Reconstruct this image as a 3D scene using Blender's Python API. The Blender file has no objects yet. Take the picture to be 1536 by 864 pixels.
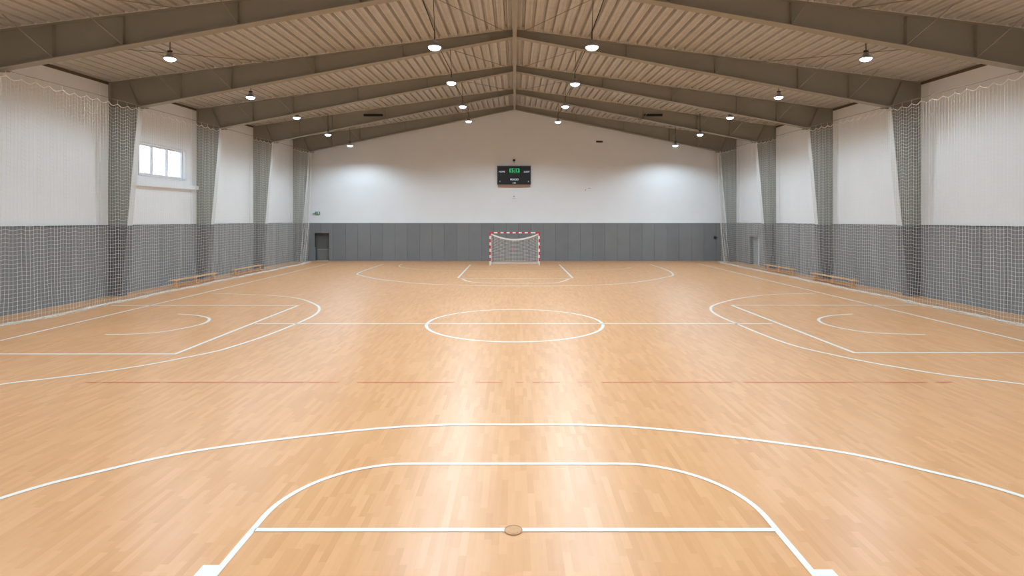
import bpy, math, random
from mathutils import Vector
random.seed(7)
C = bpy.context.scene.collection
sc = bpy.context.scene

# ------------------------------------------------------------------ dimensions (metres)
CAM_H = 2.84
W = 15.18            # half width, hall axis to side wall face
YB, YF = -8.0, 39.25   # wall behind the camera, far wall
FY = {'Z': 9.55, 'A': 15.42, 'B': 21.28, 'C': 27.13, 'D': 33.0, 'E': 38.86}
DADO = 2.63
def rise_e(y): return 0.026*(y-21.3)
def rise_r(y): return 0.042*(y-21.3)
def z_eave(y): return CAM_H+5.15+rise_e(y)
def z_ridge(y): return CAM_H+7.14+rise_r(y)
def z_knee(y): return CAM_H+4.22+rise_e(y)
def z_low_ridge(y): return CAM_H+6.84+rise_r(y)
KX = 14.06
def deck_z(x, y): return z_eave(y)+(z_ridge(y)-z_eave(y))*(1-abs(x)/W)
def low_z(x, y): return z_knee(y)+(z_low_ridge(y)-z_knee(y))*(1-abs(x)/KX)

# ------------------------------------------------------------------ mesh builder
class MB:
    def __init__(s): s.v=[]; s.f=[]; s.m=[]
    def add(s, vs, fs, mi=0):
        n=len(s.v); s.v+= [tuple(v) for v in vs]
        for f in fs: s.f.append([n+i for i in f]); s.m.append(mi)
        return s
    def box(s, a, b, mi=0):
        x0,x1=sorted((a[0],b[0])); y0,y1=sorted((a[1],b[1])); z0,z1=sorted((a[2],b[2]))
        return s.add([(x0,y0,z0),(x1,y0,z0),(x1,y1,z0),(x0,y1,z0),(x0,y0,z1),(x1,y0,z1),(x1,y1,z1),(x0,y1,z1)],
            [(0,3,2,1),(4,5,6,7),(0,1,5,4),(1,2,6,5),(2,3,7,6),(3,0,4,7)],mi)
    def prism(s, poly, y0, y1, mi=0, axis='y'):
        n=len(poly)
        if axis=='y': A=[(p[0],y0,p[1]) for p in poly]; B=[(p[0],y1,p[1]) for p in poly]
        elif axis=='x': A=[(y0,p[0],p[1]) for p in poly]; B=[(y1,p[0],p[1]) for p in poly]
        else: A=[(p[0],p[1],y0) for p in poly]; B=[(p[0],p[1],y1) for p in poly]
        fs=[list(range(n)),list(range(2*n-1,n-1,-1))]+[(i,(i+1)%n,n+(i+1)%n,n+i) for i in range(n)]
        return s.add(A+B,fs,mi)
    def tube(s, pts, r, n=6, mi=0, cap=True):
        pts=[Vector(p) for p in pts]; base=len(s.v); k=len(pts)
        up=Vector((0,0,1))
        for i,p in enumerate(pts):
            t=(pts[min(i+1,k-1)]-pts[max(i-1,0)])
            if t.length<1e-9: t=Vector((0,0,1))
            t.normalize()
            u=up if abs(t.dot(up))<.9 else Vector((0,1,0))
            a=t.cross(u).normalized(); b=t.cross(a)
            for j in range(n):
                th=2*math.pi*j/n
                s.v.append(tuple(p+a*(r*math.cos(th))+b*(r*math.sin(th))))
        for i in range(k-1):
            for j in range(n):
                s.f.append([base+i*n+j,base+i*n+(j+1)%n,base+(i+1)*n+(j+1)%n,base+(i+1)*n+j]); s.m.append(mi)
        if cap:
            s.f.append([base+j for j in range(n)][::-1]); s.m.append(mi)
            s.f.append([base+(k-1)*n+j for j in range(n)]); s.m.append(mi)
        return s
    def lathe(s, prof, c=(0,0,0), n=28, mi=0):
        base=len(s.v); k=len(prof)
        for r,z in prof:
            for j in range(n):
                th=2*math.pi*j/n; s.v.append((c[0]+r*math.cos(th),c[1]+r*math.sin(th),c[2]+z))
        for i in range(k-1):
            for j in range(n):
                s.f.append([base+i*n+j,base+i*n+(j+1)%n,base+(i+1)*n+(j+1)%n,base+(i+1)*n+j]); s.m.append(mi)
        s.f.append([base+j for j in range(n)][::-1]); s.m.append(mi)
        s.f.append([base+(k-1)*n+j for j in range(n)]); s.m.append(mi)
        return s
    def build(s, name, mats, parent=None, smooth=False, bevel=0):
        me=bpy.data.meshes.new(name); me.from_pydata(s.v,[],s.f); 
        if not isinstance(mats,(list,tuple)): mats=[mats]
        for m in mats: me.materials.append(m)
        me.polygons.foreach_set('material_index',s.m)
        if smooth: me.polygons.foreach_set('use_smooth',[True]*len(s.f))
        me.update()
        import bmesh
        bm=bmesh.new(); bm.from_mesh(me); bmesh.ops.recalc_face_normals(bm,faces=bm.faces); bm.to_mesh(me); bm.free()
        o=bpy.data.objects.new(name,me); C.objects.link(o)
        if parent: 
            o.parent=parent; o.matrix_parent_inverse.identity()
            if parent.type=='EMPTY' or parent.location.length>0:
                o.location=-Vector(parent_world(parent))
        if bevel:
            b=o.modifiers.new('bevel','BEVEL'); b.width=bevel; b.segments=2; b.limit_method='ANGLE'
        return o
def parent_world(o):
    p=Vector(o.location); q=o.parent
    while q: p+=q.location; q=q.parent
    return p
def thing(name,label,cat,loc=(0,0,0),group=None):
    o=bpy.data.objects.new(name,None); C.objects.link(o); o.location=loc; o.empty_display_size=.2
    o['label']=label; o['category']=cat
    if group: o['group']=group
    return o
def tag(o,label,cat,group=None):
    o['label']=label; o['category']=cat
    if group: o['group']=group
    return o
def struct(o): o['kind']='structure'; return o

# ------------------------------------------------------------------ materials
def srgb(r,g,b):
    f=lambda c:(c/255/12.92) if c/255<=.04045 else ((c/255+.055)/1.055)**2.4
    return (f(r),f(g),f(b),1)
def mat(name,col,rough=.6,metal=0,var=.04,scale=3.0,bump=0,spec=.5,bscale=60):
    m=bpy.data.materials.new(name); m.use_nodes=True; nt=m.node_tree; N=nt.nodes; L=nt.links
    b=N['Principled BSDF']; b.inputs['Roughness'].default_value=rough; b.inputs['Metallic'].default_value=metal
    b.inputs['Specular IOR Level'].default_value=spec
    tc=N.new('ShaderNodeTexCoord'); nz=N.new('ShaderNodeTexNoise'); nz.inputs['Scale'].default_value=scale; nz.inputs['Detail'].default_value=4
    L.new(tc.outputs['Object'],nz.inputs['Vector'])
    mr=N.new('ShaderNodeMapRange'); mr.inputs['From Min'].default_value=.25; mr.inputs['From Max'].default_value=.75
    mr.inputs['To Min'].default_value=1-var; mr.inputs['To Max'].default_value=1+var
    L.new(nz.outputs['Fac'],mr.inputs['Value'])
    mx=N.new('ShaderNodeVectorMath'); mx.operation='SCALE'; mx.inputs[0].default_value=col[:3]
    L.new(mr.outputs[0],mx.inputs['Scale']); L.new(mx.outputs[0],b.inputs['Base Color'])
    if bump:
        n2=N.new('ShaderNodeTexNoise'); n2.inputs['Scale'].default_value=bscale; L.new(tc.outputs['Object'],n2.inputs['Vector'])
        bp=N.new('ShaderNodeBump'); bp.inputs['Strength'].default_value=bump; bp.inputs['Distance'].default_value=.01
        L.new(n2.outputs['Fac'],bp.inputs['Height']); L.new(bp.outputs[0],b.inputs['Normal'])
    return m
def emis(name,col,st):
    m=bpy.data.materials.new(name); m.use_nodes=True; nt=m.node_tree
    b=nt.nodes['Principled BSDF']; b.inputs['Base Color'].default_value=(.02,.02,.02,1)
    b.inputs['Emission Color'].default_value=col; b.inputs['Emission Strength'].default_value=st
    return m
M={}
M['wall']=mat('white_render',srgb(235,238,242),.85,var=.015,scale=.8,bump=.1,spec=.2)
M['dado']=mat('grey_wall_padding',srgb(131,133,136),.62,var=.05,scale=1.2,bump=.05,spec=.3)
M['dado2']=mat('grey_wall_padding_shade',srgb(127,129,133),.62,var=.05,scale=1.2,bump=.05,spec=.3)
M['seam']=mat('dark_seam_backing',srgb(62,64,68),.8)
M['pad']=mat('column_padding_grey',srgb(106,108,111),.65,var=.05)
M['steel']=mat('taupe_painted_steel',srgb(153,149,138),.55,var=.03,scale=1.5,spec=.35)
M['colsteel']=mat('grey_green_painted_steel',srgb(150,154,149),.55,var=.03,scale=1.5,spec=.35)
M['deck']=mat('galvanised_deck',srgb(186,184,182),.5,metal=.0,var=.08,scale=4,spec=.4)
M['rod']=mat('steel_rod',srgb(140,132,120),.5,metal=.4)
M['flange']=mat('inner_flange_painted_light',srgb(214,218,220),.5,var=.02)  # light falling on the columns' inner flanges, painted in as a paler grey
M['filler']=mat('pale_profile_filler',srgb(226,222,214),.7)
M['cable']=mat('steel_cable',srgb(150,145,138),.5)
M['net']=mat('pale_netting_cord',srgb(244,244,240),.8,spec=.2)
M['white']=mat('white_paint',srgb(232,234,236),.45,var=.01)
M['line']=mat('white_court_paint',srgb(240,237,230),.35,var=.02,scale=8)
M['redline']=mat('faded_red_court_tape',srgb(226,120,92),.4,var=.15,scale=3)
M['red']=mat('goal_red_paint',srgb(205,28,40),.4,var=.03)
M['black']=mat('black_plastic',srgb(28,29,31),.5,var=.03)
M['board']=mat('scoreboard_face',srgb(22,28,34),.4,var=.03)
M['boardtrim']=mat('scoreboard_brown_casing',srgb(150,118,98),.6)
M['lampbody']=mat('lamp_housing',srgb(150,152,156),.4,metal=.4)
M['hook']=mat('dark_suspension_steel',srgb(62,60,58),.5,metal=.3)
M['bench']=mat('varnished_pine',srgb(226,174,112),.4,var=.12,scale=9)
M['bench2']=mat('varnished_pine_edge',srgb(196,140,78),.45,var=.12,scale=9)
M['door']=mat('grey_door_leaf',srgb(98,99,98),.6,var=.04)
M['door_lower']=mat('grey_door_kick_zone',srgb(122,124,124),.5,var=.06)
M['doorb']=mat('pale_grey_blue_door',srgb(150,158,164),.5)
M['frame_w']=mat('white_window_frame',srgb(222,228,236),.4,var=.01)
M['bluegrey']=mat('pale_blue_metal',srgb(130,150,175),.4)
M['green']=mat('green_sign_plastic',srgb(38,130,88),.5)
M['inlay']=mat('wooden_socket_cover',srgb(205,152,100),.4,var=.1,scale=30)
M['inlayring']=mat('socket_cover_ring',srgb(165,118,78),.5)
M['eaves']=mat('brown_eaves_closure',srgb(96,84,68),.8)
M['hem']=mat('grey_net_hem',srgb(206,200,188),.8)
M['dark']=mat('dark_slot',srgb(40,34,28),.8)
M['glow']=emis('lamp_lens',(.86,.93,1,1),14)
M['led_g']=emis('green_led',(.02,.80,.26,1),1.2)
M['led_w']=emis('white_led',(.85,.9,1,1),1.0)
M['grime']=mat('pink_scuff',srgb(205,160,165),.8)
g=bpy.data.materials.new('window_glass'); g.use_nodes=True; nt=g.node_tree
b=nt.nodes['Principled BSDF']; b.inputs['Base Color'].default_value=(1,1,1,1); b.inputs['Transmission Weight'].default_value=1
b.inputs['Roughness'].default_value=.0; b.inputs['IOR'].default_value=1.12; M['glass']=g

def floor_mat():
    m=bpy.data.materials.new('beech_strip_parquet'); m.use_nodes=True; nt=m.node_tree; N=nt.nodes; L=nt.links
    b=N['Principled BSDF']
    tc=N.new('ShaderNodeTexCoord'); sep=N.new('ShaderNodeSeparateXYZ'); L.new(tc.outputs['Object'],sep.inputs[0])
    def math_(op,a,bv=None,cv=None):
        n=N.new('ShaderNodeMath'); n.operation=op
        for i,x in enumerate((a,bv,cv)):
            if x is None: continue
            if isinstance(x,(int,float)): n.inputs[i].default_value=x
            else: L.new(x,n.inputs[i])
        return n.outputs[0]
    def strips(wd,ln):
        row=math_('FLOOR',math_('DIVIDE',sep.outputs['X'],wd))
        wn=N.new('ShaderNodeTexWhiteNoise'); wn.noise_dimensions='1D'; L.new(row,wn.inputs['W'])
        yy=math_('ADD',math_('DIVIDE',sep.outputs['Y'],ln),math_('MULTIPLY',wn.outputs['Value'],7.0))
        cell=math_('FLOOR',yy)
        cv=N.new('ShaderNodeCombineXYZ'); L.new(row,cv.inputs[0]); L.new(cell,cv.inputs[1])
        w2=N.new('ShaderNodeTexWhiteNoise'); w2.noise_dimensions='3D'; L.new(cv.outputs[0],w2.inputs['Vector'])
        return w2.outputs['Value'],yy
    v1,yy=strips(.068,.46)
    v2,_=strips(.204,1.38)
    # wood grain stretched along the boards
    mp=N.new('ShaderNodeMapping'); mp.inputs['Scale'].default_value=(26,1.6,1); L.new(tc.outputs['Object'],mp.inputs[0])
    nz=N.new('ShaderNodeTexNoise'); nz.inputs['Scale'].default_value=1; nz.inputs['Detail'].default_value=5; L.new(mp.outputs[0],nz.inputs['Vector'])
    n2=N.new('ShaderNodeTexNoise'); n2.inputs['Scale'].default_value=.35; L.new(tc.outputs['Object'],n2.inputs['Vector'])
    val=math_('ADD',math_('MULTIPLY',v1,.46),math_('ADD',math_('MULTIPLY',v2,.05),math_('ADD',math_('MULTIPLY',nz.outputs['Fac'],.35),math_('MULTIPLY',n2.outputs['Fac'],.20))))
    cr=N.new('ShaderNodeValToRGB'); L.new(val,cr.inputs[0]); e=cr.color_ramp.elements
    e[0].position=.12; e[0].color=srgb(209,150,99)
    e[1].position=.95; e[1].color=srgb(233,179,130)
    x=cr.color_ramp.elements.new(.38); x.color=srgb(218,160,108)
    x=cr.color_ramp.elements.new(.65); x.color=srgb(225,168,117)
    # occasional small knots
    vo=N.new('ShaderNodeTexVoronoi'); vo.inputs['Scale'].default_value=2.2; L.new(tc.outputs['Object'],vo.inputs['Vector'])
    kn=N.new('ShaderNodeMapRange'); kn.inputs['From Min'].default_value=.012; kn.inputs['From Max'].default_value=.03
    kn.inputs['To Min'].default_value=.86; kn.inputs['To Max'].default_value=1; L.new(vo.outputs['Distance'],kn.inputs['Value'])
    vm=N.new('ShaderNodeVectorMath'); vm.operation='SCALE'; L.new(cr.outputs[0],vm.inputs[0]); L.new(kn.outputs[0],vm.inputs['Scale'])
    L.new(vm.outputs[0],b.inputs['Base Color'])
    rg=N.new('ShaderNodeMapRange'); rg.inputs['To Min'].default_value=.30; rg.inputs['To Max'].default_value=.37
    L.new(n2.outputs['Fac'],rg.inputs['Value']); L.new(rg.outputs[0],b.inputs['Roughness'])
    b.inputs['Specular IOR Level'].default_value=.5
    n3=N.new('ShaderNodeTexNoise'); n3.inputs['Scale'].default_value=3; L.new(tc.outputs['Object'],n3.inputs['Vector'])
    hh=n3.outputs['Fac']
    bp=N.new('ShaderNodeBump'); bp.inputs['Strength'].default_value=.07; bp.inputs['Distance'].default_value=.01
    L.new(hh,bp.inputs['Height']); L.new(bp.outputs[0],b.inputs['Normal'])
    return m
M['floor']=floor_mat()

# ------------------------------------------------------------------ setting: floor, walls, roof deck
floor=struct(MB().box((-W-.4,YB-.3,-.15),(W+.4,YF+.8,0)).build('floor',M['floor']))

D1=(-13.83,-12.84,1.93)      # door opening in the far wall (x0,x1,top)
D2=(34.9,36.5,1.80)          # door opening in the right wall (y0,y1,top)
WN=(22.9,26.08,4.72,5.98)    # window opening in the left wall
# far gable wall
def gable(name,y0,y1,door=None):
    m=MB(); T=.25; zt=lambda x:deck_z(x,y0)+T
    xs=[-W-.3]+([door[0],door[1]] if door else [])+[0,W+.3]
    for a,b_ in zip(xs[:-1],xs[1:]):
        zb=door[2] if (door and abs(a-door[0])<1e-6) else 0
        m.prism([(a,zb),(b_,zb),(b_,zt(b_)),(a,zt(a))],y0,y1)
    return struct(m.build(name,M['wall']))
wall_back=gable('wall_back',YF,YF+.3,D1)
wall_front=gable('wall_front',YB-.3,YB)
def side(s,name,holes):
    # holes: (y0,y1,z0,z1)
    m=MB(); ys=sorted({YB,YF}|{h[0] for h in holes}|{h[1] for h in holes})
    for a,b_ in zip(ys[:-1],ys[1:]):
        hs=[h for h in holes if abs(h[0]-a)<1e-6]
        top=lambda y:z_eave(y)+.2
        if hs:
            h=hs[0]
            if h[2]>0: m.prism([(a,0),(b_,0),(b_,h[2]),(a,h[2])],s*W,s*(W+.3),axis='x')
            m.prism([(a,h[3]),(b_,h[3]),(b_,top(b_)),(a,top(a))],s*W,s*(W+.3),axis='x')
        else: m.prism([(a,0),(b_,0),(b_,top(b_)),(a,top(a))],s*W,s*(W+.3),axis='x')
    return struct(m.build(name,M['wall']))
wall_left=side(-1,'wall_left',[WN])
wall_right=side(1,'wall_right',[(D2[0],D2[1],0,D2[2])])

# padded grey panels, each its own part of the wall
def panels_x(parent,y0,y1,x0,x1,pitch,hole=None,zt=DADO):
    bk=MB(); hx=hole or (x1,x1,0)
    for a,b_,zb in ((x0,hx[0],0),(hx[0],hx[1],hx[2]),(hx[1],x1,0)):
        if b_>a: bk.box((a,y1-.012,zb),(b_,y1-.0002,zt-.005))
    bk.build('panel_backing',M['seam'],parent)
    y1=y1-.0125
    x=x0; i=0
    while x<x1-1e-3:
        e=min(x+pitch,x1); g_=.006
        segs=[(x+g_,e-g_,0.0)]
        if hole:
            h0,h1,hz=hole
            if e>h0 and x<h1:
                segs=[]
                if x<h0: segs.append((x+g_,h0,0))
                segs.append((max(x+g_,h0),min(e-g_,h1),hz))
                if e>h1: segs.append((h1,e-g_,0))
        m=MB()
        for a,b_,zb in segs: m.box((a,y0,zb+.0),(b_,y1,zt))
        m.build('wall_panel',M['dado'] if (i*7)%3 else M['dado2'],parent,bevel=0)
        x=e; i+=1
panels_x(wall_back,YF-.055,YF-.001,-W+.06,W-.06,.855,(D1[0],D1[1],D1[2]))
def panels_y(s,parent,y0,y1,pitch,hole=None,zt=DADO):
    if hole and not (hole[0]<y1 and hole[1]>y0): hole=None
    bk=MB(); hx=hole or (y1,y1,0)
    for a,b_,zb in ((y0,hx[0],0),(hx[0],hx[1],hx[2]),(hx[1],y1,0)):
        if b_>a: bk.box((s*(W-.0005),a,zb),(s*(W-.012),b_,zt-.005))
    bk.build('panel_backing',M['seam'],parent)
    y=y0;i=0
    while y<y1-1e-3:
        e=min(y+pitch,y1); g_=.009
        segs=[(y+g_,e-g_,0)]
        if hole:
            h0,h1,hz=hole
            if e>h0 and y<h1:
                segs=[]
                if y<h0: segs.append((y+g_,h0,0))
                segs.append((max(y+g_,h0),min(e-g_,h1),hz))
                if e>h1: segs.append((h1,e-g_,0))
        m=MB()
        for a,b_,zb in segs: m.box((s*(W-.0125),a,zb),(s*(W-.055),b_,zt))
        m.build('wall_panel',M['dado'] if (i*5)%3 else M['dado2'],parent)
        y=e;i+=1
fl=[FY[k] for k in 'ZABCDE']
for s,par in ((-1,wall_left),(1,wall_right)):
    for a,b_ in zip(fl[:-1],fl[1:]):
        y0,y1=a+.16,b_-.16; n=6
        panels_y(s,par,y0,y1,(y1-y0)/n,(D2[0],D2[1],D2[2]) if s>0 else None)
    # slim rendered pilaster on the near side of every column
    for y in fl[1:]:
        m=MB(); m.box((s*(W-.0),y-.56,DADO+.01),(s*(W-.035),y-.165,z_eave(y)-.15)); m.build('pilaster',M['wall'],par)
# capping strips along the top of the padding
struct(MB().box((-W+.06,YF-.075,DADO+.001),(W-.06,YF-.002,DADO+.026)).build('trim_1',M['white']))
m=MB()
for s in (-1,1):
    for a,b_ in zip(fl[:-1],fl[1:]): m.box((s*(W-.002),a+.16,DADO+.001),(s*(W-.07),b_-.16,DADO+.02))
struct(m.build('trim_2',M['seam']))
# dark eaves closure where the wall meets the deck
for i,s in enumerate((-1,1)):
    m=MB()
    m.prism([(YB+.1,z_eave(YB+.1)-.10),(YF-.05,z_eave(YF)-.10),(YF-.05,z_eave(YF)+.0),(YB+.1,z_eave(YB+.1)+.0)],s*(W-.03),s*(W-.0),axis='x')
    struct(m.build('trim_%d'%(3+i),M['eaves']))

# trapezoidal roof deck, ribs along the hall
def deck():
    m=MB(); P=.35; prof=[]
    off=[(0,0),(.09,0),(.098,.014),(.112,.014),(.12,0),(.15,0),(.158,.014),(.172,.014),(.18,0),(.235,0),(.262,.13),(.323,.13),(.35,0)]
    n=int(W/P)+1
    for s in (-1,1):
        xs=[]
        for k in range(n):
            for dx,dz in off[:-1]:
                x=k*P+dx+.02
                if x<=W+.2: xs.append((x,dz))
        xs=[(0,0)]+xs
        ys=(YB-.2,YF+.2)
        base=len(m.v)
        for y in ys:
            for x,dz in xs: m.v.append((s*x,y,deck_z(x,y)+dz+.012))
        k=len(xs)
        for i in range(k-1):
            m.f.append([base+i,base+i+1,base+k+i+1,base+k+i]); m.m.append(0)
    # outer skin above, closes the roof
    for s in (-1,1):
        v=[]
        for y in (YB-.3,YF+.5):
            v+=[(0,y,deck_z(0,y)+.3),(s*(W+.5),y,deck_z(W,y)+.3-.06),(s*(W+.5),y,deck_z(W,y)+.4-.06),(0,y,deck_z(0,y)+.4)]
        m.add(v,[(0,1,2,3),(7,6,5,4),(0,4,5,1),(1,5,6,2),(2,6,7,3),(3,7,4,0)])
    return struct(m.build('ceiling',M['deck']))
deck()

# ------------------------------------------------------------------ portal frames
def flange(m,p,q,y,wd=.26,t=.022,side_=1,mi=0):
    d=Vector((q[0]-p[0],q[1]-p[1])); d.normalize(); n=Vector((-d.y,d.x))*t*side_
    m.prism([p,q,(q[0]+n.x,q[1]+n.y),(p[0]+n.x,p[1]+n.y)],y-wd/2,y+wd/2,mi)
desc={'Z':'nearest frame, spanning above the free throw markings out at the top of view',
 'A':'large taupe steel portal frame nearest the viewer, cut by both photo edges',
 'B':'taupe steel portal frame second from the viewer, just before the window bay',
 'C':'taupe steel portal frame third from the viewer, just past the window bay',
 'D':'taupe steel portal frame one bay before the far wall, with black slots',
 'E':'taupe steel portal frame standing tight against the far white wall'}
desc['Z']='taupe steel portal frame closest to the camera, above the top photo edge'
frames={}
for k,y in FY.items():
    t=thing('portal_frame',desc[k],'roof frame',(0,y,0),'steel portal frames'); frames[k]=t
    zk=z_knee(y); 
    for s in (-1,1):
        BX=14.70; OX=W-.02
        c=MB(); mm=1
        zo=deck_z(OX,y)-.03
        # web
        c.prism([(s*BX,0.0),(s*OX,0.0),(s*OX,zk),(s*KX,zk)],y-.012,y+.012)
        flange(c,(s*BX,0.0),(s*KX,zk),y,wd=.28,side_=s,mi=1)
        flange(c,(s*OX,0.0),(s*OX,zk),y,wd=.28,side_=s)
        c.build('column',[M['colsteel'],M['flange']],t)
        r=MB()
        r.prism([(s*KX,zk),(s*OX,zk),(s*OX,zo),(0,z_ridge(y)-.03),(0,z_low_ridge(y))],y-.012,y+.012)
        flange(r,(s*KX,zk),(0,z_low_ridge(y)),y,wd=.30,t=.03,side_=-s)
        flange(r,(s*OX,zo),(0,z_ridge(y)-.03),y,wd=.26,t=.022,side_=-s)
        flange(r,(s*OX,zk),(s*OX,zo),y,wd=.28,side_=s)
        rf=r.build('rafter',M['steel'],t)
        # foam closures filling the deck flutes over the rafter
        fm=MB(); yy=y-.135
        fm.prism([(s*.1,deck_z(.1,yy)+.0),(s*(OX-.1),deck_z(OX-.1,yy)+.0),(s*(OX-.1),deck_z(OX-.1,yy)+.15),(s*.1,deck_z(.1,yy)+.15)],yy,yy+.03)
        fm.build('profile_filler',M['filler'],t)
        # web stiffeners
        for x in (12.5,10.6,7.5,4.2,0.9):
            st=MB(); zl=low_z(x,y)+.035; zh=deck_z(x,y)-.05
            st.box((s*x-.008,y-.115,zl),(s*x+.008,y+.115,zh)); st.build('stiffener',M['steel'],rf)
        st=MB(); p0=(s*(KX+.02),zk+.02); p1=(s*(KX+.42),deck_z(KX+.42,y)-.05)
        st.prism([p0,(p0[0]+.02,p0[1]),(p1[0]+.02,p1[1]),p1],y-.11,y+.11); st.build('stiffener',M['steel'],rf)
        st=MB(); st.box((s*(KX+.02),y-.125,zk-.01),(s*(OX-.02),y+.125,zk+.01)); st.build('stiffener',M['steel'],rf)
        # fly braces from bottom flange forward up to the deck
        for x,dx,dy in ((12.5,.55,-1.0),(10.6,.55,-1.05),(7.5,.35,-.35)):
            if k=='E' and x<8: continue
            fb=MB(); a=(s*x,y-.1,low_z(x,y)+.05); b_=(s*(x+dx),y+dy,deck_z(x+dx,y+dy)+.01)
            fb.tube([a,b_],.016,4); fb.build('fly_brace',M['steel'],t)
        # padding around the lower column
        p=MB(); bx=BX-.03; tx=BX-(BX-KX)*DADO/zk-.03
        p.prism([(s*bx,0),(s*(W-.02),0),(s*(W-.02),DADO),(s*tx,DADO)],y-.158,y+.158)
        p.build('column_padding',M['pad'],t)
    # black slots on frame D
    if k=='D':
        for x0 in (-8.78,7.48):
            v=MB(); z0=CAM_H+6.03; v.box((x0,y-.06,z0),(x0+1.12,y-.02,z0+.14)); v.build('vent_slot',M['black'],t)
            v=MB(); xx=x0+1.2 if x0<0 else x0-.3
            v.box((xx,y-.05,z0-.22),(xx+.22,y-.02,z0+.3)); v.build('junction_box',M['steel'],t)

# ridge beam, one continuous member
m=MB()
ya,yb=YB,FY['E']
v=[]
for y in (ya,yb):
    zl=z_low_ridge(y)-.03
    v+=[(-.075,y,zl),(.075,y,zl),(.075,y,zl+.05),(-.075,y,zl+.05)]
m.add(v,[(0,1,2,3),(7,6,5,4),(0,4,5,1),(1,5,6,2),(2,6,7,3),(3,7,4,0)])
v=[]
for y in (ya,yb):
    zl=z_low_ridge(y)+.02; zh=z_ridge(y)-.02
    v+=[(-.012,y,zl),(.012,y,zl),(.012,y,zh),(-.012,y,zh)]
m.add(v,[(0,1,2,3),(7,6,5,4),(0,4,5,1),(1,5,6,2),(2,6,7,3),(3,7,4,0)])
tag(m.build('ridge_beam',M['steel']),'long pale steel beam running down the ridge through every frame','beam')

# diagonal bracing rods under the deck
def rod(a,b_,label,r=.012,grp='thin bracing rods under the roof deck'):
    tag(MB().tube([a,b_],r,5).build('bracing_rod',M['rod']),label,'rod',grp)
sd={-1:'left',1:'right'}
for s in (-1,1):
    for (k0,k1,nm) in (('A','B','first and second'),('B','C','second and third'),('C','D','third and fourth')):
        y0,y1=FY[k0],FY[k1]
        rod((s*2.5,y0+.15,low_z(2.5,y0)+.1),(s*.35,y1-.15,z_ridge(y1)-.1),'thin steel rod on the %s of the ridge between the %s frames'%(sd[s],nm))
    y0,y1=FY['A'],FY['B']
    rod((s*14.4,y0+.15,deck_z(14.4,y0)-.08),(s*9.0,y1-.15,deck_z(9,y1)-.08),'thin steel rod crossing the deck above the %s outer lamp row'%sd[s],r=.014)
    y0,y1=FY['Z'],FY['A']
    rod((s*14.4,y0+.15,deck_z(14.4,y0)-.08),(s*9.0,y1-.15,deck_z(9,y1)-.08),'thin steel rod crossing the nearest deck at the upper %s photo edge'%sd[s],r=.014)

# ------------------------------------------------------------------ lamps
LDS={}
for nm,en in (('stem',690),('wire',900)):
    LD=bpy.data.lights.new('lamp_light','SPOT'); LD.energy=en; LD.color=(.72,.89,1.0)
    LD.spot_size=math.radians(159); LD.spot_blend=.42; LD.shadow_soft_size=.17; LDS[nm]=LD
def ring(name,x,y,z,label,group,hang):
    t=thing('high_bay_lamp',label,'lamp',(x,y,z),group)
    b=MB(); b.lathe([(.175,.0),(.19,.010),(.19,.035),(.15,.06),(.09,.09),(.09,.15),(.06,.165),(.05,.2)],(x,y,z)); hs=b.build('housing',M['lampbody'],t)
    l=MB(); l.lathe([(.03,-.085),(.08,-.078),(.13,-.055),(.165,-.02),(.170,-.001)],(x,y,z)); l.build('lens',M['glow'],hs,smooth=True)
    li=bpy.data.objects.new('lamp_light',LDS[hang]); C.objects.link(li); li.parent=t; li.location=(0,0,-.12)
    h=MB()
    if hang=='stem':
        h.tube([(x,y,z+.19),(x,y,deck_z(x,y)+.01)],.016,6)
        h.box((x-.07,y-.02,z+.2),(x+.07,y+.02,z+.26))
        h.build('stem',M['hook'],t)
    else:
        s=1 if x>0 else -1
        zf=low_z(abs(x),y)+.0
        h.tube([(x,y,z+.19),(x,y,z+.42)],.018,6); h.tube([(x,y,z+.42),(x+s*.04,y,low_z(abs(x)+.04,y)-.0)],.010,5)
        h.build('suspension_wire',M['hook'],t)
        h=MB(); h.tube([(x,y,z+.42),(x+s*.38,y,low_z(abs(x)+.38,y)-.0)],.013,5); h.build('suspension_wire',M['hook'],t)
    return t
ordn=['first','second','third','fourth','fifth']
outerY=[17.9,23.4,28.3,32.45,36.4]
LP={-1:[(255,88),(376,146),(445,176.5),(492,202),(525,218.5)],1:[(1299,88),(1168,146),(1095,176.5),(1050,202),(1013,218.5)]}
for s in (-1,1):
    for i,y in enumerate(outerY):
        px,py=LP[s][i]; x=(px-772)/850*y; z=CAM_H+(330-py)/850*y
        where={0:'the nearest one beside the first frame',4:'the farthest one beside the far wall'}.get(i,'%s from the viewer'%ordn[i])
        ring('l',x,y,z,'round glowing lamp in the outer %s row, %s'%(sd[s],where),'outer %s row of lamps'%sd[s],'stem')
IP={-1:[(652,71),(677,124.5),(694,160),(703,182)],1:[(888,71),(862.5,126),(848,160),(837,183)]}
for s in (-1,1):
    for i,k in enumerate('ABCD'):
        y=FY[k]; px,py=IP[s][i]; x=(px-772)/850*y; z=CAM_H+(330-py)/850*y
        where={0:'the nearest and largest',3:'the farthest, in front of the white gable'}.get(i,'%s from the viewer'%ordn[i])
        ring('l',x,y,z,'glowing lamp hung on wires, inner %s row, %s'%(sd[s],where),'inner %s row of lamps'%sd[s],'wire')
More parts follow.
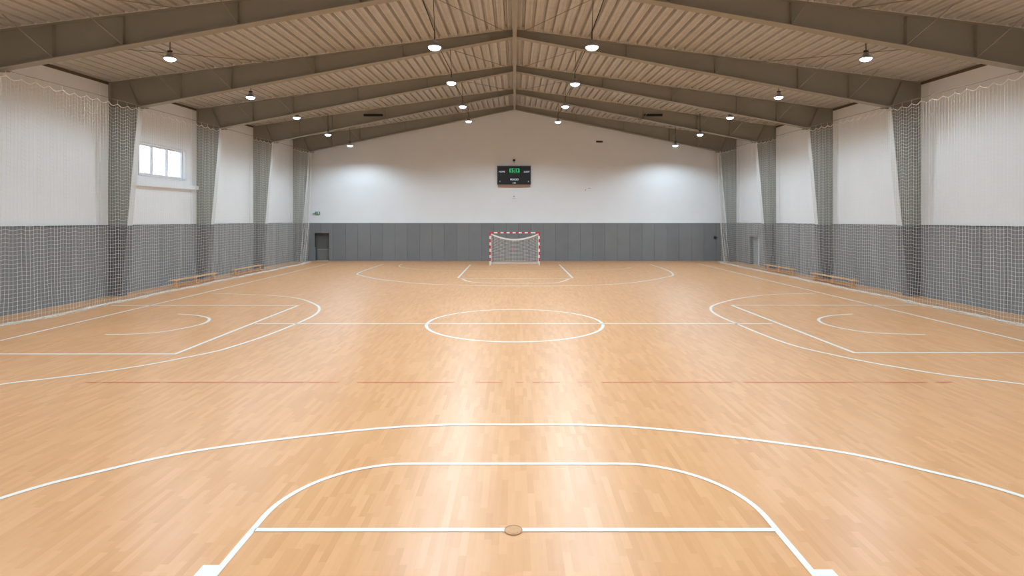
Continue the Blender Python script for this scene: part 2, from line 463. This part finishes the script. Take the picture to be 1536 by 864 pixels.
for s in (-1,1):   # the rows go on over and behind the camera
    for i,y in enumerate((11.4,6.8,1.8,-3.2)):
        ring('l',s*10.9,y,CAM_H+5.05+rise_e(y),'round lamp of the %s outer row outside the photo, %s overhead'%(sd[s],['just past the top edge','above the near floor','level with the viewer','behind the viewer'][i]),'outer %s row of lamps'%sd[s],'stem')
    for i,y in enumerate((FY['Z'],3.7,-2.2)):
        ring('l',s*2.3,y,CAM_H+4.75,'round lamp of the %s inner row outside the photo, %s'%(sd[s],['just past the top edge','above the viewer','behind the viewer'][i]),'inner %s row of lamps'%sd[s],'stem' if y<9 else 'wire')

# ------------------------------------------------------------------ window 1
y0,y1,z0,z1=WN; XG=-(W+.16)
m=MB(); t_=.06
m.box((XG-.03,y0+.001,z0+.001),(XG+.05,y1-.001,z0+t_)); m.box((XG-.03,y0+.001,z1-t_),(XG+.05,y1-.001,z1-.001))
ps=[y0+.001,y0+.98,y0+1.98,y1-.001-.001]
m.box((XG-.03,y0+.001,z0+t_),(XG+.05,y0+t_,z1-t_)); m.box((XG-.03,y1-t_,z0+t_),(XG+.05,y1-.001,z1-t_))
for yy in (y0+1.0,y0+2.04): m.box((XG-.03,yy-.05,z0+t_),(XG+.05,yy+.05,z1-t_))
wf=struct(m.build('window_1',M['frame_w']))
for a,b_ in ((y0+t_,y0+.95),(y0+1.05,y0+1.99),(y0+2.09,y1-t_)):
    MB().box((XG+.0,a,z0+t_),(XG+.008,b_,z1-t_)).build('pane',M['glass'],wf)
# architrave round the opening and the ledge below
m=MB(); X1=-W+.0; X2=-W+.03
m.box((X1,y0-.07,z0-.07),(X2,y1+.10,z0)); m.box((X1,y0-.07,z1),(X2,y1+.10,z1+.07)); m.box((X1,y1,z0),(X2,y1+.10,z1)); m.box((X1,y0-.07,z0),(X2,y0,z1))
m.build('architrave',M['frame_w'],wf)
m=MB(); m.prism([(21.46,4.20),(26.95,4.27),(26.95,4.45),(21.46,4.38)],-W+.0,-W+.16,axis='x')
struct(m.build('trim_5',M['wall']))

# ------------------------------------------------------------------ doors
d=struct(MB().box((D1[0]+.001,YF+.20,0.01),(D1[1]-.001,YF+.25,D1[2]-.001)).build('door_1',M['door']))
MB().box((D1[0]+.10,YF+.185,.03),(D1[1]-.04,YF+.199,.80)).build('kick_plate',M['door_lower'],d)
MB().box((D1[0]+.08,YF+.18,.80),(D1[1]-.02,YF+.199,.815)).build('push_bar',M['white'],d)
MB().box((D1[0]+.002,YF-.07,.0),(D1[0]+.05,YF-.03,.95)).build('edge_guard',M['bluegrey'],d)
m=MB(); m.box((D1[0]+.15,YF-.09,D1[2]+.06),(D1[0]+.65,YF-.056,D1[2]+.11)); m.build('door_closer',M['cable'],d)
m=MB(); m.box((D1[0]+.0005,YF-.05,0.0),(D1[0]+.012,YF+.2,D1[2]-.0005)); m.box((D1[1]-.012,YF-.05,0.0),(D1[1]-.0005,YF+.2,D1[2]-.0005)); m.box((D1[0]+.012,YF-.05,D1[2]-.012),(D1[1]-.012,YF+.2,D1[2]-.0005)); m.build('lining',M['seam'],d)
d=struct(MB().box((W+.20,D2[0]+.001,.01),(W+.25,D2[1]-.001,D2[2]-.001)).build('door_2',M['doorb']))
m=MB(); m.box((W-.05,D2[0]+.0005,0),(W+.2,D2[0]+.012,D2[2]-.001)); m.box((W-.05,D2[1]-.012,0),(W+.2,D2[1]-.0005,D2[2]-.001)); m.box((W-.05,D2[0]+.012,D2[2]-.013),(W+.2,D2[1]-.012,D2[2]-.001)); m.build('lining',M['pad'],d)
MB().box((W+.16,D2[0]+.75,.02),(W+.199,D2[0]+.82,D2[2]-.01)).build('door_stile',M['white'],d)

# ------------------------------------------------------------------ court markings (parts of the floor)
LW=.055
def ribbon(m,pts,w=LW,z=.004,mi=0,closed=False):
    P=[Vector((p[0],p[1])) for p in pts]; n=len(P); L_=[];R_=[]
    for i in range(n):
        a=P[(i-1)%n] if (closed or i>0) else P[i]; b_=P[(i+1)%n] if (closed or i<n-1) else P[i]
        d=(b_-a).normalized(); nn=Vector((-d.y,d.x))
        d1=(P[i]-a) if (P[i]-a).length>1e-9 else d; d1=d1.normalized()
        c=max(.5,abs(d.dot(d1)))
        L_.append(P[i]+nn*w/2/c); R_.append(P[i]-nn*w/2/c)
    b0=len(m.v)
    for a in L_: m.v.append((a.x,a.y,z))
    for a in R_: m.v.append((a.x,a.y,z))
    k=n if closed else n-1
    for i in range(k):
        j=(i+1)%n; m.f.append([b0+i,b0+n+i,b0+n+j,b0+j]); m.m.append(mi)
def px(x,y):
    Y=850*CAM_H/(y-330); return ((x-772)*Y/850,Y)
def smooth(pts,n=10):
    out=[]; P=[Vector(p) for p in pts]; P=[P[0]*2-P[1]]+P+[P[-1]*2-P[-2]]
    for i in range(1,len(P)-2):
        for k in range(n):
            t=k/n; a,b_,c,d=P[i-1],P[i],P[i+1],P[i+2]
            out.append(.5*((2*b_)+(c-a)*t+(2*a-5*b_+4*c-d)*t*t+(3*b_-a-3*c+d)*t**3))
    out.append(P[-2]); return out
def arc(cx,cy,r,a0,a1,n=40): return [(cx+r*math.cos(math.radians(a0+(a1-a0)*i/n)),cy+r*math.sin(math.radians(a0+(a1-a0)*i/n))) for i in range(n+1)]
def mark(name,*paths,w=LW,z=.004,mt='line',closed=False):
    m=MB()
    for p in paths: ribbon(m,p,w,z,closed=closed); z+=.0003
    return m.build(name,M[mt],floor)
mark('side_line',[(-12.1,-4.5),(-12.1,37.25)],w=.09)
mark('side_line',[(11.92,-4.5),(11.92,37.0)],w=.09)
mark('centre_line',[(-7.1,15.5),(7.05,15.5)],w=.09)
mark('centre_circle',arc(0,15.58,2.40,0,354.0,60),w=.085,closed=True)
# near free throw lane with rounded top
r=1.2
lane=[(-2.4,2.5),(-2.4,5.40)]+arc(-1.2,5.4,r,180,90,24)+arc(1.2,5.4,r,90,0,24)+[(2.4,2.5)]
lane=[p for i,p in enumerate(lane) if i==0 or (Vector(p)-Vector(lane[i-1])).length>1e-4]
mark('free_throw_lane',lane,w=.058)
mark('free_throw_line',[(-2.38,5.19),(-.085,5.19)],[(.065,5.19),(2.38,5.19)],w=.06)
m=MB(); m.box((-2.56,4.30,.0005),(-2.42,4.66,.0036)); m.build('lane_block',M['line'],floor)
m=MB(); m.box((2.42,4.30,.0005),(2.58,4.60,.0036)); m.build('lane_block',M['line'],floor)
cx,cy=px(770,796)
sk=MB(); sk.lathe([(.08,.0005),(.08,.006)],(cx,cy,0)); sk.build('socket_cover',M['inlay'],floor)
sk=MB(); ribbon(sk,arc(cx,cy,.079,0,354,40),.008,z=.008,closed=True); ribbon(sk,arc(cx,cy-.012,.05,200,330,12),.005,z=.008); sk.build('cover_ring',M['inlayring'],floor)
# near large arc
q=[(-5.9,4.6)]+[px(*p) for p in ((0,748),(147,708),(300,675),(512,648.3),(640,640))]
half=[px(0,748),px(147,708),px(300,675.5),px(512,648.3),(-1.2,7.83)]
lft=[(-6.0,4.3)]+half; rgt=[(-a,b_) for a,b_ in lft][::-1]
mark('goal_area_arc',smooth(lft+[(0,7.86)]+rgt,8),w=.07)
# left side court
L=lambda *p:[px(*q) for q in p]
mark('side_key',[(-13.4,18.8),(-7.19,18.8),(-7.19,12.0),(-13.4,12.0)],w=.085)
mark('side_arc',smooth(L((267,471),(300,473.8),(314,479),(300,487),(250,497),(205,501),(157,502)),8),w=.08)
mark('three_point_arc',smooth(L((317,440),(367,441.7),(417,444),(450,448.3),(473,456.7),(479,463.3),(473,471.7),(450,483.3),(400,503.2),(340,522.8),(305,531.2),(273,537.4),(241,543.8),(200,550.8),(140,559.7),(70,568.5),(0,577))+[(-9.6,8.9)],8),w=.08)
mark('side_key',[(13.4,18.85),(7.22,18.85),(7.26,12.12),(13.4,12.12)],w=.085)
mark('side_arc',smooth(L((1279,471),(1245,473.8),(1228,479),(1241,487.5),(1291,497.3),(1337,500.7),(1388,502)),8),w=.08)
mark('three_point_arc',smooth(L((1224,440),(1157,442),(1107,448),(1074,456.7),(1066,463),(1074,471.7),(1107,486.7),(1157,507),(1200,521),(1245.6,531.4),(1273,537.4),(1309,544.5),(1340,549.9),(1424,563.5),(1536,576.7))+[(9.6,8.9)],8),w=.08)
# far end
mark('far_three_point_arc',smooth(L((574,396.5),(538.6,409),(544,414),(577.6,420),(636,425.7),(714,428.4),(772,429),(871,428.4),(949,424),(1003,415),(1009,411),(1000,405),(975,396.5)),6),w=.10)
mark('far_goal_area_arc',smooth(L((603,396),(599,399.5),(613,402.6),(644,405),(700,406.4),(772,406.8),(860,406),(929,404),(949,400.5)),6),w=.07)
mark('far_lane_line',L((706,396.8),(687,417)),w=.10); mark('far_lane_line',L((838.8,396.8),(859,417)),w=.10)
mark('far_free_throw_line',L((690,417.8),(856,417.8)),w=.09)
mark('far_free_throw_arc',smooth(L((693,418.6),(705,422.7),(730,424.6),(772,425),(815,424.8),(838,423.5),(854,418.6)),6),w=.10)
# worn red dashed line
segs=[(128,146),(155,200),(202,240),(250,388),(392,455),(463,485),(492,507),(535.3,682),(712,753.7),(773.7,785.3),(798.7,810.3),(817,840),(867,887),(902,917),(920,978.7),(987,1097.3),(1115.7,1284),(1294,1307.3),(1320.7,1390.7),(1404,1429)]
m=MB()
for a,b_ in segs:
    A=px(a,573.6);B=px(b_,573.6); ribbon(m,[A,B],.034)
m.build('red_dashed_line',M['redline'],floor)

# ------------------------------------------------------------------ side safety nets
def strands(m,P,nu,nv,r):
    for j in range(nv+1):
        m.tube([P[i][j] for i in range(nu+1)],r,3,cap=False)
    for i in range(nu+1):
        m.tube([P[i][j] for j in range(nv+1)],r,3,cap=False)
def make_net(s):
    NY0,NY1=11.0,38.45; cell=.12
    nu=int((NY1-NY0)/cell); rnd=random.Random(3 if s>0 else 4)
    ztop=lambda y:z_knee(y)-.10
    ph=[rnd.uniform(0,6.28) for _ in range(8)]
    P=[]
    nv=58; nf=4
    for i in range(nu+1):
        f=i/nu; y=NY0+(NY1-NY0)*f
        col=[]; zt=ztop(y)
        sc_=abs(math.sin(math.pi*(y-NY0)/.48)); zt2=zt-.10*(1-sc_)-.0
        zt2=zt-.11*sc_-.05
        end=max(0,(y-36.6)/1.85)
        for j in range(nv+1):
            v=j/nv                       # 0 top .. 1 floor
            z=zt2*(1-v)+.02
            x=13.76+.035*math.sin(.9*y+ph[0])*v+.02*math.sin(2.9*y+ph[1]+1.5*v)*v+.012*math.sin(7*y+ph[2]+4*v)
            x+=end*( .12*math.sin(y*9+2*v)*(.35+v) + .42*v*v*1.0)
            x+= .10*math.sin(y*1.7+ph[3])*max(0,v-.85)/.15*.5
            yy=y+.02*math.sin(5*v+ph[4]+y*2.1)*v + end*.12*v*math.sin(6*v+y*5)
            zz=z+.012*math.sin(3*y+ph[5]+6*v)
            col.append((s*x,yy,max(.012,zz)))
        for k in range(1,nf+1):           # surplus net lying on the floor
            xx=abs(col[nv][0])-.07*k+.05*math.sin(y*6.1+k*1.3+ph[6])
            col.append((s*xx,y+.03*math.sin(k+y*4),.012+.035*abs(math.sin(y*8+k*1.9+ph[7]))*(1 if k<nf else .3)))
        P.append(col)
    side_=sd[s]
    t=thing('safety_net','tall pale square-mesh safety net hanging along the %s wall'%side_,'net',(s*13.76,24,0),'side wall nets')
    m=MB(); strands(m,P,nu,nv+nf,.0034); m.build('net_mesh',M['net'],t)
    m=MB(); m.tube([(p[0][0],p[0][1],p[0][2]) for p in P],.011,5); m.build('top_cord',M['net'],t)
    m=MB()
    pts=[]
    for i in range(0,nu+1):
        p=P[i][nv]; pts.append((p[0]-s*.1+s*.04*math.sin(i*.9),p[1],.03))
    m.tube(pts,.017,6)
    # bunched folds along the hem
    for k in range(3):
        q=[]
        for i in range(0,nu+1):
            p=P[i][nv]; q.append((p[0]-s*(.02+.10*k)+s*.05*math.sin(i*.55+k*2.1),p[1],.016+.02*abs(math.sin(i*.8+k))))
        m.tube(q,.010,4)
    m.build('hem_rope',M['hem'],t)
    # gathered end edge with hanging pleats
    m=MB()
    for k in range(5):
        q=[]
        for j in range(nv+1):
            v=j/nv; p=P[nu][j]; q.append((s*(abs(P[nu][j][0])-.02+.05*k*math.sin(1.2+3*v+k)*(.3+v)),FY['E']-.42-.07*k+.03*math.sin(5*v+k),p[2]))
        m.tube(q,.008,4)
    m.build('gathered_edge',M['net'],t)
    # rings
    cab=MB(); cab.tube([(s*13.76,y,z_knee(y)-.02) for y in (NY0-3,15.4,21.3,27.1,33.0,38.7)],.010,6)
    m2=MB()
    y=NY0+.0
    while y<NY1:
        m2.tube([(s*13.76,y,z_knee(y)-.02),(s*13.76,y,ztop(y)-.05)],.005,4); y+=.48
    m2.build('hanger',M['net'],t)
    cab.build('support_cable',M['cable'],t)
    br=MB()
    for k in 'ABCDE':
        y=FY[k]; br.box((s*13.74,y-.02,z_knee(y)-.05),(s*14.06,y+.02,z_knee(y)-.01))
    br.build('cable_bracket',M['steel'],t)
make_net(-1); make_net(1)

# ------------------------------------------------------------------ benches
def make_bench(x,y0,y1,label):
    t=thing('gym_bench',label,'bench',(x,(y0+y1)/2,0),'wooden benches along the nets')
    n=y1-y0
    MB().box((x-.135,y0,.300),(x+.135,y1,.335)).build('seat',M['bench'],t,bevel=.006)
    MB().box((x-.05,y0+.22,.05),(x+.05,y1-.22,.145)).build('balance_beam',M['bench2'],t,bevel=.004)
    for yy in (y0+.22,(y0+y1)/2,y1-.22):
        m=MB()
        m.prism([(x-.11,0),(x+.11,0),(x+.11,.035),(x+.055,.05),(x+.045,.25),(x+.09,.299),(x-.09,.299),(x-.045,.25),(x-.055,.05),(x-.11,.035)],yy-.03,yy+.03)
        m.build('leg',M['bench'],t,bevel=.003)
    for yy in (y0+.5,y1-.5):
        m=MB(); m.tube([(x,yy-.25 if yy<(y0+y1)/2 else yy+.25,.15),(x,yy,.298)],.012,5); m.build('strut',M['bench2'],t)
make_bench(-14.25,23.55,27.0,'pine gym bench on the left side, the nearer one under the window')
make_bench(-14.25,28.65,31.9,'pine gym bench on the left side, the farther one')
make_bench(14.20,23.55,27.0,'pine gym bench on the right side, the nearer one')
make_bench(14.25,28.9,32.1,'pine gym bench on the right side, the farther one near the door')

# ------------------------------------------------------------------ handball goal
GY=35.60
t=thing('handball_goal','red and white banded handball goal with net before the far wall','goal',(0,GY,0))
def banded(mb,ax,a,b_,reds,fixed):
    cuts=sorted({a,b_}|{c for r_ in reds for c in r_ if a<c<b_})
    for p,q in zip(cuts[:-1],cuts[1:]):
        mid=(p+q)/2; red=any(r_[0]<=mid<=r_[1] for r_ in reds)
        if ax=='z': mb.box((fixed-.04,GY-.04,p),(fixed+.04,GY+.04,q),1 if red else 0)
        else: mb.box((p,GY-.04,fixed-.04),(q,GY+.04,fixed+.04),1 if red else 0)
for x in (-1.54,1.54):
    p=MB(); banded(p,'z',0,2.0,[(1.84,2.1),(1.44,1.64),(1.04,1.24),(.64,.84),(.26,.46)],x); p.build('post',[M['white'],M['red']],t)
p=MB(); banded(p,'x',-1.58,1.58,[(-1.6,-1.30)]+[(-1.08+.38*i,-.89+.38*i) for i in range(6)]+[(1.30,1.6)],2.04); p.build('crossbar',[M['white'],M['red']],t)
BYY=GY+1.15
m=MB(); m.tube([(-1.54,GY+.04,.03),(-1.54,BYY,.03)],.025,8); m.tube([(1.54,GY+.04,.03),(1.54,BYY,.03)],.025,8); m.box((-1.54,BYY-.02,.01),(1.54,BYY+.02,.09)); m.build('ground_frame',M['white'],t)
for x in (-1.54,1.54):
    m=MB(); m.tube([(x,GY+.04,2.03),(x,GY+.75,1.96),(x,GY+.95,1.8),(x,BYY,.05)],.018,8); m.build('net_support',M['white'],t)
def topz(u): return 2.0-.36*(1-(2*u-1)**2)
P=[]; nu,nv=31,24
for i in range(nu+1):
    u=i/nu; x=-1.5+3.0*u; col=[]
    for j in range(nv+1):
        v=j/nv
        if v<.3: w=v/.3; yy=GY+.05+.78*w; z=topz(u)-.12*w
        else: w=(v-.3)/.7; yy=GY+.83+.30*w; z=(topz(u)-.12)*(1-w)+.06*w
        col.append((x,yy+.015*math.sin(9*u+6*v),z))
    P.append(col)
m=MB(); strands(m,P,nu,nv,.0065)
for x in (-1.5,1.5):
    Q=[]; 
    for i in range(9):
        a=i/8; colm=[]
        for j in range(20):
            b_=j/19; zt=2.0-.1*a; yt=GY+.05+.78*a; yb_=GY+.05+1.05*a
            colm.append((x,yt*(b_)+yb_*(1-b_),.05+(zt-.05)*b_))
        Q.append(colm)
    strands(m,Q,8,19,.006)
m.build('goal_net',M['net'],t)
m=MB(); m.tube([(-1.5+3*i/24,GY+.05,topz(i/24)) for i in range(25)],.016,6); m.build('net_rope',M['net'],t)

# ------------------------------------------------------------------ things on the far wall
def wpt(x,y): return ((x-772)*YF/850, CAM_H+(330-y)*YF/850)
def text(s,size,x,z,y,mt,parent,name):
    cu=bpy.data.curves.new('t','FONT'); cu.body=s; cu.size=size; cu.align_x='CENTER'; cu.align_y='CENTER'; cu.extrude=.004
    o=bpy.data.objects.new('t',cu); C.objects.link(o); bpy.context.view_layer.update()
    me=bpy.data.meshes.new_from_object(o.evaluated_get(bpy.context.evaluated_depsgraph_get())); bpy.data.objects.remove(o)
    me.materials.clear(); me.materials.append(mt)
    q=bpy.data.objects.new(name,me); C.objects.link(q); q.parent=parent
    q.location=Vector((x,y,z))-parent_world(parent); q.rotation_euler=(math.pi/2,0,0); return q
x0,z1=wpt(746,249.5); x1,z0=wpt(796,277); xc=(x0+x1)/2
t=thing('scoreboard','black electronic scoreboard with green clock digits on the far wall','scoreboard',(xc,YF-.1,z0))
bt=t; t=MB().box((x0,YF-.16,z0),(x1,YF-.002,z1)).build('display_panel',M['board'],bt)
MB().box((x0-.015,YF-.18,z1),(x1+.015,YF-.002,z1+.03)).build('top_edge',M['lampbody'],bt)
MB().box((x0+.04,YF-.17,z0-.14),(x1-.04,YF-.002,z0-.001)).build('lower_casing',M['boardtrim'],bt)
yt=YF-.164
def at(px_,py_): return wpt(px_,py_)
a=at(771.5,256.3); text('15:13',.34,a[0],a[1],yt,M['led_g'],t,'clock_digits')
m=MB()
bx0,bz1=at(764.5,253.2); bx1,bz0=at(779,259.6)
for A,B in (((bx0,bz1-.012),(bx1,bz1)),((bx0,bz0),(bx1,bz0+.012)),((bx0,bz0),(bx0+.012,bz1)),((bx1-.012,bz0),(bx1,bz1))):
    m.box((A[0],YF-.168,A[1]),(B[0],YF-.161,B[1]))
m.build('clock_outline',M['led_g'],t)
a=at(753,258); text('HOME',.15,a[0],a[1],yt,M['led_w'],t,'home_text')
a=at(790,258); text('GUEST',.14,a[0],a[1],yt,M['led_w'],t,'guest_text')
a=at(771.5,269.6); text('PERIOD',.17,a[0],a[1],yt,M['led_w'],t,'period_text')
a=at(771,274.8); text('1.00',.14,a[0],a[1],yt,M['led_w'],t,'period_digits')
a=at(750,272.5); text('0',.10,a[0],a[1],yt,M['led_w'],t,'home_digit')
a=at(792.5,272.5); text('0',.12,a[0],a[1],yt,M['led_w'],t,'guest_digit')
# camera above, small sensor below
a=at(771,240.5); m=MB(); m.lathe([(.03,-.09),(.07,-.07),(.085,-.02),(.085,.03),(.05,.06)],(a[0],YF-.09,a[1]),n=16)
cam_t=thing('surveillance_camera','small dark dome camera on the wall above the scoreboard','camera',(a[0],YF-.05,a[1])); m.build('dome',M['black'],cam_t)
MB().box((a[0]-.03,YF-.09,a[1]+.05),(a[0]+.03,YF-.002,a[1]+.09)).build('bracket',M['cable'],cam_t)
MB().box((a[0]+.0,YF-.03,a[1]-.19),(a[0]+.05,YF-.002,a[1]-.13)).build('cable_cover',M['cable'],cam_t)
a=at(771,295); st=thing('wall_sensor','tiny grey sensor on the white wall below the scoreboard','sensor',(a[0],YF-.02,a[1]))
MB().box((a[0]-.06,YF-.05,a[1]),(a[0]+.05,YF-.002,a[1]+.05)).build('body',M['lampbody'],st,bevel=.008)
MB().box((a[0]-.07,YF-.03,a[1]-.13),(a[0]-.02,YF-.002,a[1]-.10)).build('clip',M['cable'],st)
MB().box((a[0]+.03,YF-.03,a[1]-.13),(a[0]+.08,YF-.002,a[1]-.10)).build('clip',M['cable'],st)
# vent
a=at(899,212.5); t=thing('wall_vent','small dark rectangular vent high on the white far wall','vent',(a[0],YF-.02,a[1]))
m=MB(); w_,h_=.27,.10
m.box((a[0]-w_,YF-.03,a[1]-h_),(a[0]+w_,YF-.002,a[1]-h_+.04)); m.box((a[0]-w_,YF-.03,a[1]+h_-.04),(a[0]+w_,YF-.002,a[1]+h_))
m.box((a[0]-w_,YF-.03,a[1]-h_+.04),(a[0]-w_+.04,YF-.002,a[1]+h_-.04)); m.box((a[0]+w_-.04,YF-.03,a[1]-h_+.04),(a[0]+w_,YF-.002,a[1]+h_-.04))
m.build('frame',M['wall'],t); m=MB(); m.box((a[0]-w_+.04,YF-.015,a[1]-h_+.04),(a[0]+w_-.04,YF-.002,a[1]+h_-.04)); m.build('grille',M['dark'],t)
# scuff marks on the wall
a=at(882,284); m=MB(); m.prism([(a[0]-.05,a[1]+.06),(a[0]+.12,a[1]+.10),(a[0]+.2,a[1]+.02),(a[0]+.1,a[1]+.05)],YF-.004,YF-.0005)
m.prism([(a[0]-.22,a[1]-.10),(a[0]-.17,a[1]-.10),(a[0]-.12,a[1]+.02),(a[0]-.2,a[1]-.02)],YF-.004,YF-.0005); m.build('scuff_mark',M['grime'],wall_back)
# exit sign with emergency light
a=at(476.5,319.5); t=thing('exit_sign','small green exit sign on the white wall above the door','sign',(a[0],YF-.05,a[1]))
MB().box((a[0]-.15,YF-.10,a[1]-.10),(a[0]+.17,YF-.002,a[1]+.09)).build('plate',M['green'],t,bevel=.01)
m=MB(); m.prism([(a[0]-.10,a[1]-.02),(a[0]-.02,a[1]-.02),(a[0]-.02,a[1]-.06),(a[0]+.04,a[1]+.0),(a[0]-.02,a[1]+.06),(a[0]-.02,a[1]+.02),(a[0]-.10,a[1]+.02)],YF-.106,YF-.1005); m.build('arrow',M['white'],t)
m=MB(); m.box((a[0]+.06,YF-.106,a[1]-.07),(a[0]+.14,YF-.1005,a[1]+.06)); m.build('door_symbol',M['white'],t)
MB().box((a[0]-.32,YF-.08,a[1]-.08),(a[0]-.17,YF-.002,a[1]-.02)).build('lamp_box',M['lampbody'],t,bevel=.01)
# fittings on the padding
a=at(1071.5,356); t=thing('wall_socket','small dark fitting on the grey padding at the right corner','socket',(a[0],YF-.08,a[1]))
m=MB(); m.box((a[0]-.07,YF-.13,a[1]-.09),(a[0]+.09,YF-.0555,a[1]+.08)); m.build('body',M['black'],t,bevel=.02)
m=MB(); m.box((a[0]+.09,YF-.10,a[1]-.04),(a[0]+.2,YF-.0555,a[1]+.02)); m.build('plug',M['seam'],t,bevel=.01)
a=at(769.8,374.3); t=thing('wall_fitting','small reddish fitting on the grey wall behind the goal net','fitting',(a[0],YF-.08,a[1]))
m=MB(); m.box((a[0]-.07,YF-.10,a[1]-.02),(a[0]+.06,YF-.0555,a[1]+.10)); m.build('cap',M['red'],t,bevel=.01)
m=MB(); m.box((a[0]-.02,YF-.09,a[1]-.10),(a[0]+.09,YF-.0555,a[1]-.021)); m.build('base',M['boardtrim'],t,bevel=.01)

# ------------------------------------------------------------------ daylight
w=bpy.data.worlds.new('sky'); sc.world=w; w.use_nodes=True
nt=w.node_tree; bg=nt.nodes['Background']
sky=nt.nodes.new('ShaderNodeTexSky'); sky.sky_type='HOSEK_WILKIE'; sky.turbidity=6; sky.sun_direction=(.5,-.3,.8)
mxr=nt.nodes.new('ShaderNodeMixRGB'); mxr.inputs[0].default_value=.75; mxr.inputs[2].default_value=(.85,.92,1,1)
nt.links.new(sky.outputs[0],mxr.inputs[1]); nt.links.new(mxr.outputs[0],bg.inputs['Color']); bg.inputs['Strength'].default_value=4

# ------------------------------------------------------------------ camera and colour
cam=bpy.data.cameras.new('camera'); co=bpy.data.objects.new('camera',cam); C.objects.link(co)
co.location=(0,0,CAM_H); co.rotation_euler=(math.pi/2,0,0)
cam.sensor_width=36; cam.lens=850/1536*36; cam.shift_x=-4/1536; cam.shift_y=-102/1536; cam.clip_end=200
sc.camera=co
sc.view_settings.view_transform='Standard'; sc.view_settings.look='None'; sc.view_settings.gamma=1
sc.view_settings.use_curve_mapping=False; sc.view_settings.exposure=-0.27
